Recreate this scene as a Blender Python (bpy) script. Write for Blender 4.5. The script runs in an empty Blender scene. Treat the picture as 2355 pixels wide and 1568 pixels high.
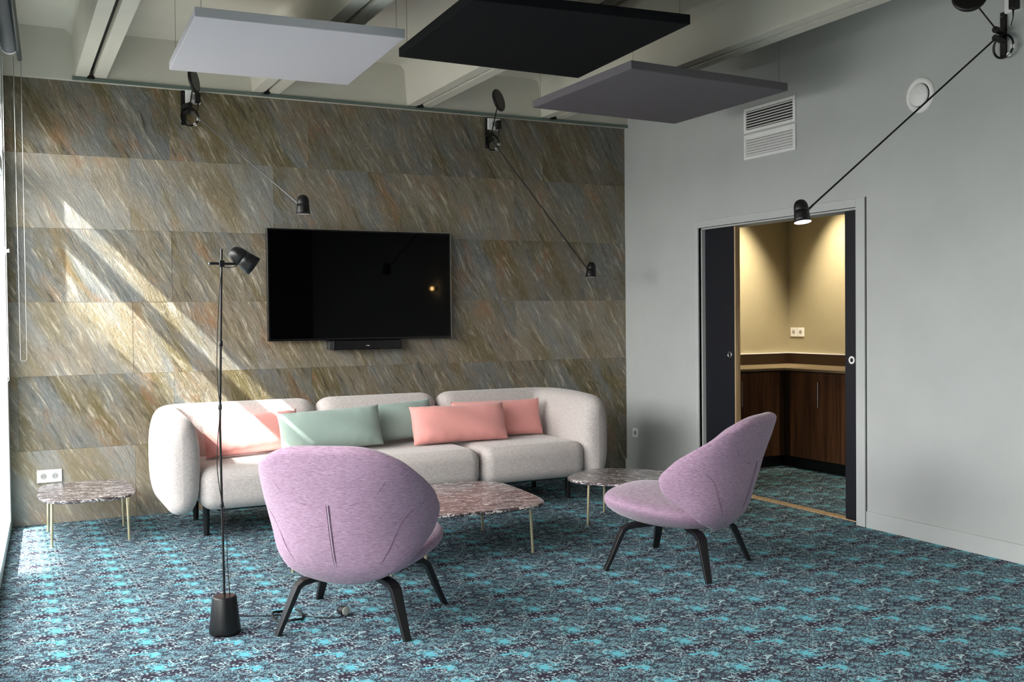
import bpy, bmesh, math, random
from mathutils import Vector, Matrix
random.seed(7)
C = bpy.context.scene.collection
PI = math.pi

# ------------------------------------------------------------------ camera
cam_d = bpy.data.cameras.new('camera'); cam = bpy.data.objects.new('camera', cam_d); C.objects.link(cam)
f = Vector((0.4488635, 0.89328048, -0.02390689)); r = Vector((0.89336508, -0.44919856, -0.01093094)); u = Vector((0.02050334, 0.01645108, 0.99965443))
M = Matrix(((r.x, u.x, -f.x, 0), (r.y, u.y, -f.y, 0), (r.z, u.z, -f.z, 1.3683), (0, 0, 0, 1)))
cam.matrix_world = M
cam_d.sensor_width = 36; cam_d.sensor_fit = 'HORIZONTAL'; cam_d.lens = 2342.897 / 2355 * 36; cam_d.clip_start = .02
bpy.context.scene.camera = cam
vs = bpy.context.scene.view_settings
vs.view_transform = 'Standard'; vs.look = 'None'; vs.gamma = 1; vs.use_curve_mapping = False; vs.exposure = 0.17

# ------------------------------------------------------------------ world, sun, daylight
w = bpy.data.worlds.new('world'); bpy.context.scene.world = w; w.use_nodes = True
w.node_tree.nodes['Background'].inputs[0].default_value = (.78, .88, 1, 1)
w.node_tree.nodes['Background'].inputs[1].default_value = 1.7

def light(name, kind, loc, d, energy, color=(1, 1, 1), **k):
    l = bpy.data.lights.new(name, kind); l.energy = energy; l.color = color
    for a, b in k.items(): setattr(l, a, b)
    o = bpy.data.objects.new(name, l); C.objects.link(o); o.location = loc
    o.rotation_euler = Vector(d).to_track_quat('-Z', 'Y').to_euler()
    return o
light('sun', 'SUN', (-3, 3, 5), (1, .36, -1), 31, (1, .985, .955), angle=.012)
# daylight of the open sky outside the window wall
o = light('window_daylight', 'AREA', (-6.0, .8, 4.0), (1, 0, 0), 2200, (1, .96, .95), shape='RECTANGLE', size=4.2, size_y=13.6)
a = math.radians(18)   # tilted down like the sky it stands for
o.rotation_euler = Matrix(((math.sin(a), 0, -math.cos(a)), (0, 1, 0), (math.cos(a), 0, math.sin(a)))).to_euler()
o = light('window_skylight', 'AREA', (-1.15, 6.3, 2.15), (1, 0, 0), 200, (1, .96, .95), shape='RECTANGLE', size=1.8, size_y=5.6)
a = math.radians(48)
o.rotation_euler = Matrix(((math.sin(a), 0, -math.cos(a)), (0, 1, 0), (math.cos(a), 0, math.sin(a)))).to_euler()
# warm downlights of the pantry behind the doorway
for p, d, e, c_ in (((6.12, 7.10, 2.65), (0, .42, -1), 255, 1.15), ((6.36, 6.85, 2.65), (.42, .02, -1), 200, 1.15), ((6.0, 5.6, 2.65), (0, 0, -1), 80, 1.6)):
    light('pantry_downlight', 'SPOT', p, d, e, (1, .85, .62), spot_size=c_, spot_blend=1.0, shadow_soft_size=.04)

# ------------------------------------------------------------------ node helper
def lin(c): return tuple((x / 255 / 12.92) if x / 255 <= .04045 else ((x / 255 + .055) / 1.055) ** 2.4 for x in c) + (1,)
class G:
    def __init__(s, name, rough=.6, spec=.4, metal=0, col=None):
        s.m = bpy.data.materials.new(name); s.m.use_nodes = True; s.t = s.m.node_tree; s.n = s.t.nodes
        s.b = s.n['Principled BSDF']; s.b.inputs['Roughness'].default_value = rough
        s.b.inputs['Specular IOR Level'].default_value = spec; s.b.inputs['Metallic'].default_value = metal
        if col: s.b.inputs['Base Color'].default_value = lin(col)
    def put(s, sock, v):
        if isinstance(v, bpy.types.NodeSocket): s.t.links.new(v, sock)
        elif v is not None: sock.default_value = v
    def math(s, op, a, b=None, c=None, clamp=False):
        n = s.n.new('ShaderNodeMath'); n.operation = op; n.use_clamp = clamp
        for i, v in enumerate((a, b, c)):
            if v is not None: s.put(n.inputs[i], v)
        return n.outputs[0]
    def pos(s):
        return s.n.new('ShaderNodeNewGeometry').outputs['Position']
    def obj(s): return s.n.new('ShaderNodeTexCoord').outputs['Object']
    def sep(s, v):
        n = s.n.new('ShaderNodeSeparateXYZ'); s.put(n.inputs[0], v); return n.outputs
    def comb(s, x=0., y=0., z=0.):
        n = s.n.new('ShaderNodeCombineXYZ')
        for i, v in enumerate((x, y, z)): s.put(n.inputs[i], v)
        return n.outputs[0]
    def mp(s, v, loc=(0, 0, 0), rot=(0, 0, 0), sc=(1, 1, 1)):
        n = s.n.new('ShaderNodeMapping'); s.put(n.inputs[0], v)
        n.inputs[1].default_value = loc; n.inputs[2].default_value = rot; n.inputs[3].default_value = sc; return n.outputs[0]
    def noise(s, v, scale, detail=2, rough=.5, dist=0., w=None, out=0):
        n = s.n.new('ShaderNodeTexNoise')
        if w is not None: n.noise_dimensions = '4D'; s.put(n.inputs['W'], w)
        s.put(n.inputs['Vector'], v); s.put(n.inputs['Scale'], scale); s.put(n.inputs['Detail'], detail)
        s.put(n.inputs['Roughness'], rough); s.put(n.inputs['Distortion'], dist); return n.outputs[out]
    def ramp(s, v, stops, interp='LINEAR'):
        n = s.n.new('ShaderNodeValToRGB'); s.put(n.inputs[0], v); e = n.color_ramp.elements; n.color_ramp.interpolation = interp
        while len(e) < len(stops): e.new(.5)
        for i, (p, c) in enumerate(stops):
            e[i].position = p; e[i].color = c if len(c) == 4 else lin(c)
        return n.outputs[0]
    def step(s, v, a, b):
        n = s.n.new('ShaderNodeMapRange'); n.interpolation_type = 'SMOOTHSTEP'; s.put(n.inputs[0], v)
        n.inputs[1].default_value = a; n.inputs[2].default_value = b; return n.outputs[0]
    def mix(s, f, a, b):
        n = s.n.new('ShaderNodeMix'); n.data_type = 'RGBA'; s.put(n.inputs[0], f)
        s.put(n.inputs[6], lin(a) if isinstance(a, tuple) and len(a) == 3 else a)
        s.put(n.inputs[7], lin(b) if isinstance(b, tuple) and len(b) == 3 else b); return n.outputs[2]
    def col(s, v): s.put(s.b.inputs['Base Color'], v)
    def bump(s, h, strength=.3, dist=.01):
        n = s.n.new('ShaderNodeBump'); s.put(n.inputs['Height'], h); n.inputs['Strength'].default_value = strength
        n.inputs['Distance'].default_value = dist; s.t.links.new(n.outputs[0], s.b.inputs['Normal'])

def plain(name, col, rough=.6, spec=.4, metal=0, var=.04, bump=.0, scale=40):
    g = G(name, rough, spec, metal)
    n = g.noise(g.obj(), scale, 3)
    c = Vector(lin(col)[:3])
    g.col(g.ramp(n, [(.3, tuple(c * (1 - var)) + (1,)), (.7, tuple(c * (1 + var)) + (1,))]))
    if bump: g.bump(n, bump, .002)
    return g.m
def emit(name, col, st):
    g = G(name); g.b.inputs['Emission Color'].default_value = lin(col); g.b.inputs['Emission Strength'].default_value = st
    g.col(lin(col)); return g.m

# ------------------------------------------------------------------ materials
def mat_carpet():
    g = G('carpet', .92, .15); p = g.pos(); x, y, _ = g.sep(p)
    U = g.math('MULTIPLY', x, 2 * PI / .335); V = g.math('MULTIPLY', y, 2 * PI / .36)
    a = g.math('MULTIPLY', g.math('COSINE', U), .0535); b = g.math('MULTIPLY', g.math('SINE', U), .0535)
    c = g.math('MULTIPLY', g.math('COSINE', V), .0573); d = g.math('MULTIPLY', g.math('SINE', V), .0573)
    v4 = g.comb(a, b, c)
    n_lo = g.noise(v4, 9, 1.5, w=d)            # regions
    n_md = g.noise(v4, 26, 2, .6, w=d)
    n_hi = g.noise(v4, 62, 2, .55, .6, w=d)
    n_dot = g.noise(g.mp(v4, (3, 1, 2)), 95, 0, w=d)
    # scribbled contour lines
    l1 = g.math('ABSOLUTE', g.math('SUBTRACT', g.math('FRACT', g.math('MULTIPLY', n_hi, 6)), .5))
    scrib = g.step(l1, .27, .36)
    reg = g.step(n_lo, .485, .535)
    sc = g.math('MULTIPLY', scrib, reg)
    dots = g.math('MULTIPLY', g.step(n_dot, .60, .66), g.math('SUBTRACT', 1., reg))
    # thin light outlines
    l2 = g.math('ABSOLUTE', g.math('SUBTRACT', g.math('FRACT', g.math('MULTIPLY', n_md, 5)), .5))
    out = g.math('MULTIPLY', g.math('SUBTRACT', 1., g.step(l2, .02, .06)), g.step(n_lo, .40, .47))
    l3 = g.math('ABSOLUTE', g.math('SUBTRACT', n_lo, .455))
    coast = g.math('SUBTRACT', 1., g.step(l3, .003, .009))
    # dark furrows
    l4 = g.math('ABSOLUTE', g.math('SUBTRACT', g.noise(g.mp(v4, (5, 5, 5)), 15, 1, w=d), .5))
    fur = g.step(l4, .014, .034)
    # bright blobs at fixed places of the repeat
    def blob(x0, y0, rx, ry, k):
        dx = g.math('MULTIPLY', g.math('SINE', g.math('MULTIPLY', g.math('SUBTRACT', x, x0), PI / .335)), .335 / PI / rx)
        dy = g.math('MULTIPLY', g.math('SINE', g.math('MULTIPLY', g.math('SUBTRACT', y, y0), PI / .36)), .36 / PI / ry)
        dd = g.math('SQRT', g.math('ADD', g.math('MULTIPLY', dx, dx), g.math('MULTIPLY', dy, dy)))
        dd = g.math('ADD', dd, g.math('MULTIPLY', g.math('SUBTRACT', n_md, .5), k))
        dd = g.math('ADD', dd, g.math('MULTIPLY', g.math('SUBTRACT', n_hi, .5), k * .8))
        return g.math('SUBTRACT', 1., g.step(dd, .92, 1.0))
    bl = g.math('MAXIMUM', blob(.868, 4.01, .022, .022, 4.2), blob(.868, 4.19, .026, .028, 5.0))
    bl = g.math('MAXIMUM', bl, blob(.80, 4.04, .022, .014, 2.))
    base = g.mix(g.noise(v4, 20, 3, w=d), (37, 34, 48), (61, 57, 72))
    near = g.math('MAXIMUM', blob(.868, 4.03, .062, .05, 2.6), blob(.868, 4.20, .075, .062, 3.))
    sc = g.math('MULTIPLY', g.step(g.math('ADD', l1, g.math('MULTIPLY', near, .06)), .27, .36), g.math('MAXIMUM', reg, near))
    cc = g.mix(sc, base, g.mix(near, (122, 168, 180), (108, 178, 192)))
    cc = g.mix(dots, cc, (160, 180, 188))
    cc = g.mix(g.math('MULTIPLY', coast, .9), cc, (172, 206, 212))
    cc = g.mix(g.math('MULTIPLY', out, .8), cc, (172, 206, 212))
    cc = g.mix(g.math('MULTIPLY', g.math('SUBTRACT', 1., fur), .85), cc, (48, 44, 58))
    cc = g.mix(bl, cc, (100, 180, 196))
    g.col(cc)
    g.bump(g.noise(p, 900, 1), .25, .003)
    return g.m
def mat_stone():
    g = G('slate', .5, .45); p = g.pos(); x, y, z = g.sep(p)
    row = g.math('FLOOR', g.math('MULTIPLY', z, 2.))
    odd = g.math('MODULO', row, 2.)
    xo = g.math('SUBTRACT', x, g.math('SUBTRACT', .83, g.math('MULTIPLY', odd, .73)))
    tile = g.math('FLOOR', xo)
    idv = g.comb(tile, row, 3.)
    wn = g.n.new('ShaderNodeTexWhiteNoise'); g.put(wn.inputs[0], idv)
    off = g.n.new('ShaderNodeVectorMath'); off.operation = 'SCALE'; g.put(off.inputs[0], wn.outputs['Color']); off.inputs['Scale'].default_value = 1.3
    q0 = g.comb(x, z, 0.)
    add = g.n.new('ShaderNodeVectorMath'); add.operation = 'ADD'; g.put(add.inputs[0], q0); g.put(add.inputs[1], off.outputs[0])
    warp = g.n.new('ShaderNodeVectorMath'); warp.operation = 'MULTIPLY_ADD'
    g.put(warp.inputs[0], g.noise(add.outputs[0], 1.6, 2, out=1)); warp.inputs[1].default_value = (.13, .13, 0); g.put(warp.inputs[2], add.outputs[0])
    q = g.mp(warp.outputs[0], rot=(0, 0, math.radians(-29)))
    st1 = g.noise(g.mp(q, sc=(7, 1.3, 1)), 1, 8, .66)          # broad streaks
    st2 = g.noise(g.mp(q, (4, 2, 0), sc=(30, 3.2, 1)), 1, 7, .7)  # fine streaks
    st3 = g.noise(g.mp(q, (9, 7, 0), sc=(5, 1.3, 1)), 1, 4, .55)
    st4 = g.noise(g.mp(q, (1, 17, 0), sc=(6, 2.2, 1)), 1, 5, .6)
    lf = g.noise(g.mp(q, (2, 3, 0), sc=(2.2, 1.4, 1)), 1, 3, .5)
    blend = g.math('ADD', g.math('MULTIPLY', lf, .5), g.math('MULTIPLY', st1, .5))
    c = g.mix(g.step(blend, .40, .58), (113, 116, 114), (124, 114, 94))
    c = g.mix(g.math('MULTIPLY', g.step(st3, .46, .64), .85), c, (102, 90, 52))
    c = g.mix(g.math('MULTIPLY', g.step(st4, .53, .74), .75), c, (140, 104, 68))
    c = g.mix(g.math('MULTIPLY', g.step(st2, .54, .68), .75), c, (192, 184, 166))
    c = g.mix(g.math('MULTIPLY', g.math('SUBTRACT', 1., g.step(st2, .32, .46)), .7), c, (52, 50, 42))
    fine = g.noise(g.mp(q, (3, 3, 0), sc=(110, 16, 1)), 1, 3)
    vein = g.math('SUBTRACT', 1., g.step(g.math('ABSOLUTE', g.math('SUBTRACT', g.noise(g.mp(q, (5, 9, 0), sc=(13, 1.6, 1)), 1, 4, .6), .5)), 0., .012))
    c = g.mix(g.math('MULTIPLY', g.math('MULTIPLY', vein, g.step(st1, .42, .6)), .42), c, (198, 190, 170))
    c = g.mix(g.math('MULTIPLY', g.step(fine, .5, .7), .22), c, (186, 178, 160))
    c = g.mix(g.math('MULTIPLY', g.math('SUBTRACT', 1., odd), g.math('MULTIPLY', wn.outputs['Value'], .26)), c, (172, 162, 148))
    hv = g.n.new('ShaderNodeHueSaturation'); g.put(hv.inputs['Color'], c)
    g.put(hv.inputs['Value'], g.math('SUBTRACT', g.math('ADD', .98, g.math('MULTIPLY', wn.outputs['Value'], .26)), g.math('MULTIPLY', odd, .15))); hv.inputs['Saturation'].default_value = .98
    g.col(hv.outputs[0])
    crack = g.noise(g.mp(q, (7, 1, 0), sc=(13, 8, 1)), 1, 5, .6, 1.0)
    ck = g.math('SUBTRACT', 1., g.step(g.math('ABSOLUTE', g.math('SUBTRACT', crack, .5)), 0., .03))
    h = g.math('ADD', g.math('MULTIPLY', st1, .8), g.math('ADD', g.math('MULTIPLY', st2, .35), g.math('MULTIPLY', fine, .07)))
    h = g.math('SUBTRACT', g.math('ADD', h, g.math('MULTIPLY', vein, .05)), g.math('MULTIPLY', ck, .045))
    g.bump(h, 1.0, .017)
    g.put(g.b.inputs['Roughness'], g.math('ADD', .34, g.math('MULTIPLY', fine, .25)))
    return g.m
def mat_paint(name, col, sc=3):
    g = G(name, .75, .25); n = g.noise(g.pos(), sc, 4, .6)
    c = Vector(lin(col)[:3]); g.col(g.ramp(n, [(.3, tuple(c * .965) + (1,)), (.7, tuple(c * 1.03) + (1,))]))
    g.bump(g.noise(g.pos(), 220, 2), .12, .001); return g.m
def mat_fabric(name, a, b, fine=420, coarse=55, bump=.25, cross=.4):
    g = G(name, .95, .12); o = g.obj()
    n1 = g.noise(g.mp(o, sc=(coarse, coarse, fine)), 1, 2, .6)
    n2 = g.noise(g.mp(o, (1, 2, 3), sc=(fine, fine, coarse)), 1, 2, .6)
    n = g.math('ADD', g.math('MULTIPLY', n1, 1 - cross), g.math('MULTIPLY', n2, cross))
    g.col(g.mix(g.step(n, .32, .68), a, b))
    g.b.inputs['Sheen Weight'].default_value = .3; g.b.inputs['Sheen Roughness'].default_value = .5
    g.bump(n, bump, .001); return g.m
def mat_marble():
    g = G('marble', .22, .5); o = g.obj()
    wv = g.n.new('ShaderNodeVectorMath'); wv.operation = 'MULTIPLY_ADD'
    g.put(wv.inputs[0], g.noise(o, 5, 3, out=1)); wv.inputs[1].default_value = (.16, .16, .05); g.put(wv.inputs[2], o)
    q = g.mp(wv.outputs[0], rot=(0, 0, .5), sc=(2.2, 7, 3))
    a = g.math('ABSOLUTE', g.math('SUBTRACT', g.noise(q, 2.2, 6, .65), .5))
    b = g.math('ABSOLUTE', g.math('SUBTRACT', g.noise(g.mp(q, (3, 4, 5)), 5, 5, .7), .5))
    cl = g.noise(g.mp(q, (7, 4, 1)), 3.2, 6, .7)
    v1 = g.math('SUBTRACT', 1., g.step(a, .0, .020)); v2 = g.math('SUBTRACT', 1., g.step(b, .0, .017))
    c = g.mix(g.noise(o, 14, 4), (52, 43, 46), (92, 81, 83))
    c = g.mix(g.math('MULTIPLY', g.step(cl, .55, .70), .38), c, (165, 155, 156))
    c = g.mix(g.math('MULTIPLY', v2, .8), c, (205, 196, 196)); c = g.mix(v1, c, (228, 222, 220))
    g.col(c); return g.m
def mat_wood(name, a, b, rough=.45):
    g = G(name, rough, .4); o = g.pos()
    n = g.noise(g.mp(o, sc=(22, 22, 1.2)), 1, 6, .6, .6)
    g.col(g.mix(g.step(n, .35, .65), a, b)); g.bump(n, .1, .001); return g.m
def mat_glass():
    m = bpy.data.materials.new('window_glass'); m.use_nodes = True; t = m.node_tree
    t.nodes.remove(t.nodes['Principled BSDF'])
    a = t.nodes.new('ShaderNodeBsdfTransparent'); a.inputs[0].default_value = (.965, .975, .965, 1)
    b = t.nodes.new('ShaderNodeBsdfGlossy'); b.inputs['Roughness'].default_value = .02
    x = t.nodes.new('ShaderNodeMixShader'); x.inputs[0].default_value = .07
    t.links.new(a.outputs[0], x.inputs[1]); t.links.new(b.outputs[0], x.inputs[2])
    t.links.new(x.outputs[0], t.nodes['Material Output'].inputs[0]); return m

CARPET = mat_carpet(); STONE = mat_stone()
WALL = mat_paint('wall_paint', (188, 191, 190)); CEIL = mat_paint('ceiling_paint', (212, 209, 197)); REAR = mat_paint('rear_paint', (96, 94, 90))
OLIVE = mat_paint('olive_paint', (170, 161, 134)); WHITE = plain('white_plastic', (246, 246, 245), .4)
CASING = mat_paint('casing_paint', (192, 195, 194)); FRAME = plain('window_frame_metal', (200, 206, 206), .35, .5)
NAVY = plain('navy_laminate', (17, 19, 28), .5, .4); BLACK = plain('black_metal', (12, 12, 13), .38, .5)
BLACKWOOD = plain('black_stained_plywood', (18, 17, 20), .42, .5, bump=.1, scale=60)
GREYROD = plain('grey_metal', (120, 120, 120), .3, .5, .6); DARKRUB = plain('black_rubber', (14, 14, 15), .55)
BRASS = plain('brass', (228, 212, 176), .36, .5, .9); CHROME = plain('chrome', (200, 200, 200), .2, .5, 1)
MARBLE = mat_marble(); WALNUT = mat_wood('walnut', (66, 42, 27), (104, 68, 44)); OAK = mat_wood('threshold_wood', (170, 140, 105), (205, 178, 140))
DARKBROWN = plain('dark_brown_panel', (48, 34, 22), .4); COUNTER = plain('counter_laminate', (118, 104, 82), .35, var=.1)
LILAC = mat_fabric('lilac_wool', (138, 108, 130), (182, 154, 178), 520, 45, .15, .35)
LINEN = mat_fabric('beige_linen', (170, 161, 158), (212, 205, 202), 430, 50, .25, .5)
PINK = mat_fabric('pink_cotton', (232, 160, 154), (238, 168, 161), 600, 200, .1, .5)
GREEN = mat_fabric('sage_cotton', (142, 160, 152), (150, 168, 160), 600, 200, .1, .5)
FELT_W = plain('white_acoustic_felt', (204, 203, 211), .95, .1, bump=.2, scale=300)
FELT_B = plain('black_acoustic_felt', (26, 27, 29), .95, .1, bump=.2, scale=300)
FELT_G = plain('grey_acoustic_felt', (114, 110, 115), .95, .1, bump=.2, scale=300)
GLASS = mat_glass(); SCREEN = plain('screen_glass', (2, 2, 2), .03, .12, var=0); SCREENB = plain('black_gloss_plastic', (8, 8, 9), .25)
BLOCKER = mat_paint('blocker_render', (150, 150, 145)); GROUND = plain('outside_paving', (140, 140, 135), .9)
SEAM = plain('seam_thread', (112, 82, 106), .9); SEAMW = plain('pale_piping', (205, 190, 205), .7)

# ------------------------------------------------------------------ mesh builder
class MB:
    def __init__(s): s.v = []; s.f = []; s.sm = []
    def add(s, vs, fs, smooth=False):
        n = len(s.v); s.v += [tuple(x) for x in vs]; s.f += [tuple(i + n for i in q) for q in fs]; s.sm += [smooth] * len(fs); return s
    def box(s, x0, x1, y0, y1, z0, z1, bev=0):
        if bev:
            bm = bmesh.new(); bmesh.ops.create_cube(bm, size=1)
            for v in bm.verts: v.co = ((x0 + x1) / 2 + v.co.x * (x1 - x0), (y0 + y1) / 2 + v.co.y * (y1 - y0), (z0 + z1) / 2 + v.co.z * (z1 - z0))
            bmesh.ops.bevel(bm, geom=bm.edges[:], offset=bev, segments=3, affect='EDGES', profile=.5)
            bm.verts.index_update(); s.add([v.co[:] for v in bm.verts], [[v.index for v in q.verts] for q in bm.faces]); bm.free(); return s
        vs = [(x, y, z) for x in (x0, x1) for y in (y0, y1) for z in (z0, z1)]
        return s.add(vs, [(0, 1, 3, 2), (4, 6, 7, 5), (0, 4, 5, 1), (2, 3, 7, 6), (0, 2, 6, 4), (1, 5, 7, 3)])
    def rings(s, rr, close=True, cap=True, smooth=True):
        n = len(rr[0]); vs = [p for q in rr for p in q]; fs = []
        for i in range(len(rr) - 1):
            for j in range(n if close else n - 1):
                k = (j + 1) % n; fs.append((i * n + j, i * n + k, (i + 1) * n + k, (i + 1) * n + j))
        s.add(vs, fs, smooth)
        if cap: s.add(rr[0], [tuple(range(n))[::-1]], False); s.add(rr[-1], [tuple(range(n))], False)
        return s
    def tube(s, pts, rad, seg=10, cap=True, flat=None):
        pts = [Vector(p) for p in pts]; rr = []; ref = None
        for i, p in enumerate(pts):
            a = pts[max(i - 1, 0)]; b = pts[min(i + 1, len(pts) - 1)]; t = (b - a).normalized()
            if ref is None:
                ref = Vector(flat) if flat else (Vector((0, 0, 1)) if abs(t.z) < .9 else Vector((1, 0, 0)))
            x = (ref - t * ref.dot(t)).normalized(); y = t.cross(x); ref = x if not flat else ref
            R = rad[i] if isinstance(rad, (list, tuple)) and not isinstance(rad[0], tuple) else rad
            if isinstance(rad, list) and isinstance(rad[0], tuple): ra, rb = rad[i]
            elif isinstance(rad, tuple): ra, rb = rad
            else: ra = rb = R
            if seg == 4: rr.append([p + x * ra * a_ + y * rb * b_ for a_, b_ in ((1, 1), (-1, 1), (-1, -1), (1, -1))])
            else: rr.append([p + x * ra * math.cos(2 * PI * k / seg) + y * rb * math.sin(2 * PI * k / seg) for k in range(seg)])
        return s.rings(rr, True, cap, seg != 4)
    def lathe(s, prof, mat=None, seg=32, cap=True):
        mat = mat or Matrix(); rr = [[mat @ Vector((r_ * math.cos(2 * PI * k / seg), r_ * math.sin(2 * PI * k / seg), z_)) for k in range(seg)] for r_, z_ in prof]
        return s.rings(rr, True, cap, True)
    def build(s, name, mat, parent=None, bevel=0, subsurf=0, solid=0, weld=False, loc=None, auto=40):
        me = bpy.data.meshes.new(name); me.from_pydata(s.v, [], s.f)
        me.polygons.foreach_set('use_smooth', s.sm)
        bm = bmesh.new(); bm.from_mesh(me)
        if weld: bmesh.ops.remove_doubles(bm, verts=bm.verts, dist=1e-5)
        bmesh.ops.recalc_face_normals(bm, faces=bm.faces); bm.to_mesh(me); bm.free()
        if mat: me.materials.append(mat)
        o = bpy.data.objects.new(name, me); C.objects.link(o)
        if parent: o.parent = parent
        if loc: o.location = loc
        if solid:
            d = o.modifiers.new('solid', 'SOLIDIFY'); d.thickness = solid; d.offset = 0
        if bevel:
            d = o.modifiers.new('bevel', 'BEVEL'); d.width = bevel; d.segments = 2; d.limit_method = 'ANGLE'; d.angle_limit = .7
        if subsurf:
            d = o.modifiers.new('sub', 'SUBSURF'); d.levels = d.render_levels = subsurf
            for q in me.polygons: q.use_smooth = True
        return o
def tag(o, label=None, cat=None, group=None, kind=None):
    if label: o['label'] = label
    if cat: o['category'] = cat
    if group: o['group'] = group
    if kind: o['kind'] = kind
    return o
def thing(name, label, cat, loc=(0, 0, 0), rz=0, group=None):
    o = bpy.data.objects.new(name, None); C.objects.link(o); o.location = loc; o.rotation_euler = (0, 0, rz); o.empty_display_size = .1
    return tag(o, label, cat, group)
def struct(o): o['kind'] = 'structure'; return o
def smooth_path(pts, n=8):
    P = [Vector(p) for p in pts]; out = []
    for i in range(len(P) - 1):
        p0 = P[max(i - 1, 0)]; p1 = P[i]; p2 = P[i + 1]; p3 = P[min(i + 2, len(P) - 1)]
        for k in range(n):
            t = k / n
            out.append(.5 * ((2 * p1) + (p2 - p0) * t + (2 * p0 - 5 * p1 + 4 * p2 - p3) * t * t + (3 * p1 - p0 - 3 * p2 + p3) * t ** 3))
    return out + [P[-1]]

XR = 4.918; YB = 7.555; YF = -2.6; XO = 6.85; YO = 7.64
def xl(y): return .045 - .0404 * (YB - y)       # inner face of the window wall

# ------------------------------------------------------------------ shell
struct(MB().box(-.55, XO + .1, YF, YO + .1, -.06, 0).build('floor', CARPET))
# slate wall: slabs with hairline joints
m = MB(); m.box(-.1, XR + .1, YB + .006, YB + .12, 0, 3.0)
for row in range(6):
    x = (.1 if row % 2 else .83) - 2
    while x < XR:
        a, b = max(x, 0.0), min(x + 1, XR)
        if b > a + .01:
            d = random.uniform(-.0015, .0015); m.box(a + .0007, b - .0007, YB + d, YB + .02, row * .5 + .0007, row * .5 + .4993)
        x += 1
struct(m.build('wall_back', STONE))
struct(MB().box(.47, XR, YB - .06, YB - .048, 2.998, 3.02).build('trim_1', plain('cornice_metal', (104, 118, 111), .35)))
# right wall with doorway 4.85..6.50 x 2.045
DY0, DY1, DZ = 4.85, 6.50, 2.045
m = MB(); m.box(XR, XR + .18, YF, DY0, 0, 3.6); m.box(XR, XR + .18, DY1, YB + .1, 0, 3.6); m.box(XR, XR + .18, DY0, DY1, DZ, 3.6)
struct(m.build('wall_right', WALL))
struct(MB().box(-.6, XR + .2, YF - .1, YF, 0, 3.6).build('wall_rear', REAR))
m = MB(); m.box(XR - .014, XR, YF, DY0 - .085, 0, .105); m.box(XR - .014, XR, DY1 + .05, YB, 0, .105)
struct(m.build('baseboard_right', CASING, bevel=.002))
m = MB(); m.box(XR - .012, XR + .02, DY0 - .075, DY0, 0, DZ + .055); m.box(XR - .012, XR + .02, DY1, DY1 + .04, 0, DZ + .055); m.box(XR - .012, XR + .02, DY0, DY1, DZ, DZ + .055)
m.box(XR + .02, XR + .18, DY0, DY0 + .012, 0, DZ); m.box(XR + .02, XR + .18, DY1 - .012, DY1, 0, DZ); m.box(XR + .02, XR + .18, DY0, DY1, DZ - .012, DZ)
struct(m.build('trim_2', CASING, bevel=.0015))
struct(MB().box(XR - .002, XR, DY0 - .081, DY0 - .076, 0, DZ + .06).build('trim_3', BLACK))
struct(MB().box(XR + .06, XR + .13, DY0, DY1, 0, .006).build('trim_4', OAK))
# sliding doors standing mostly in their pockets
def door(name, y0, y1, hy, x0, edge=None):
    d = MB().box(x0, x0 + .04, y0, y1, .012, DZ - .014).build(name, NAVY, bevel=.002); struct(d)
    rot = Matrix.Translation((x0, hy, 1.06)) @ Matrix.Rotation(-PI / 2, 4, 'Y')
    k = MB().lathe([(.014, .001), (.014, .004), (.024, .005), (.026, .003), (.026, -.001)], rot, 24).build('flush_pull', WHITE if name == 'door_2' else CHROME, d)
    MB().lathe([(.0005, .0015), (.0135, .0015)], rot, 20, False).build('pull_recess', DARKRUB, d)
    if edge: MB().box(x0 - .002, x0 + .042, edge - .012, edge, .012, DZ - .014).build('edge_strip', OAK, d)
    return d
door('door_1', 6.13, DY1 - .012, 6.19, XR + .05, 6.13)
door('door_2', DY0 + .012, 5.005, 4.945, XR + .05)
# pantry shell
m = MB(); m.box(XR + .18, XO + .1, YO, YO + .1, 0, 2.75)
struct(m.build('wall_pantry_back', OLIVE))
struct(MB().box(XO, XO + .1, 3.7, YO, 0, 2.75).build('wall_pantry_right', OLIVE))
struct(MB().box(XR + .18, XO + .1, 3.6, 3.7, 0, 2.75).build('wall_pantry_front', OLIVE))
struct(MB().box(XR + .18, XO + .1, 3.6, YO + .1, 2.75, 2.85).build('ceiling_pantry', CEIL))
# precast ribbed ceiling
gaps = [-.609, .586, 1.775, 2.975, 4.165, 5.36]
m = MB(); H0, H1 = 3.024, 3.335
def arc(cx, cz, r_, a0, a1, n=6): return [(cx + r_ * math.cos(a0 + (a1 - a0) * i / n), cz + r_ * math.sin(a0 + (a1 - a0) * i / n)) for i in range(n + 1)]
for k in range(5):
    a, b = gaps[k] + .016, gaps[k + 1] - .016
    sl = .018; R_ = .06
    L = [(a, H1 + .06), (a, H0), (a + .083, H0)]
    ins = a + .083 + sl
    L += [(ins + R_ - R_ * math.cos(t), H1 - R_ + R_ * math.sin(t)) for t in [PI / 2 * i / 6 for i in range(7)]]
    Rr = [(a + b - x_, z_) for x_, z_ in L][::-1]
    prof = L + Rr
    if k == 0: prof = [(max(x_, -.40), z_) for x_, z_ in prof]
    if k == 4: prof = [(min(x_, XR + .02), z_) for x_, z_ in prof]
    rr = [[(x_, yy, z_) for x_, z_ in prof] for yy in (YF, YB - .05)]
    m.rings(rr, True, False, False)
    # rounded end diaphragm
    top = [(x_, YB - .05, z_) for x_, z_ in prof[1:-1]]
m.box(-.55, XR + .02, YB - .05, YB + .1, 3.0, 3.5)
m.box(-.40, XR + .02, YF, YB + .1, H1 + .06, H1 + .12)
struct(m.build('ceiling', CEIL))
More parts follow.
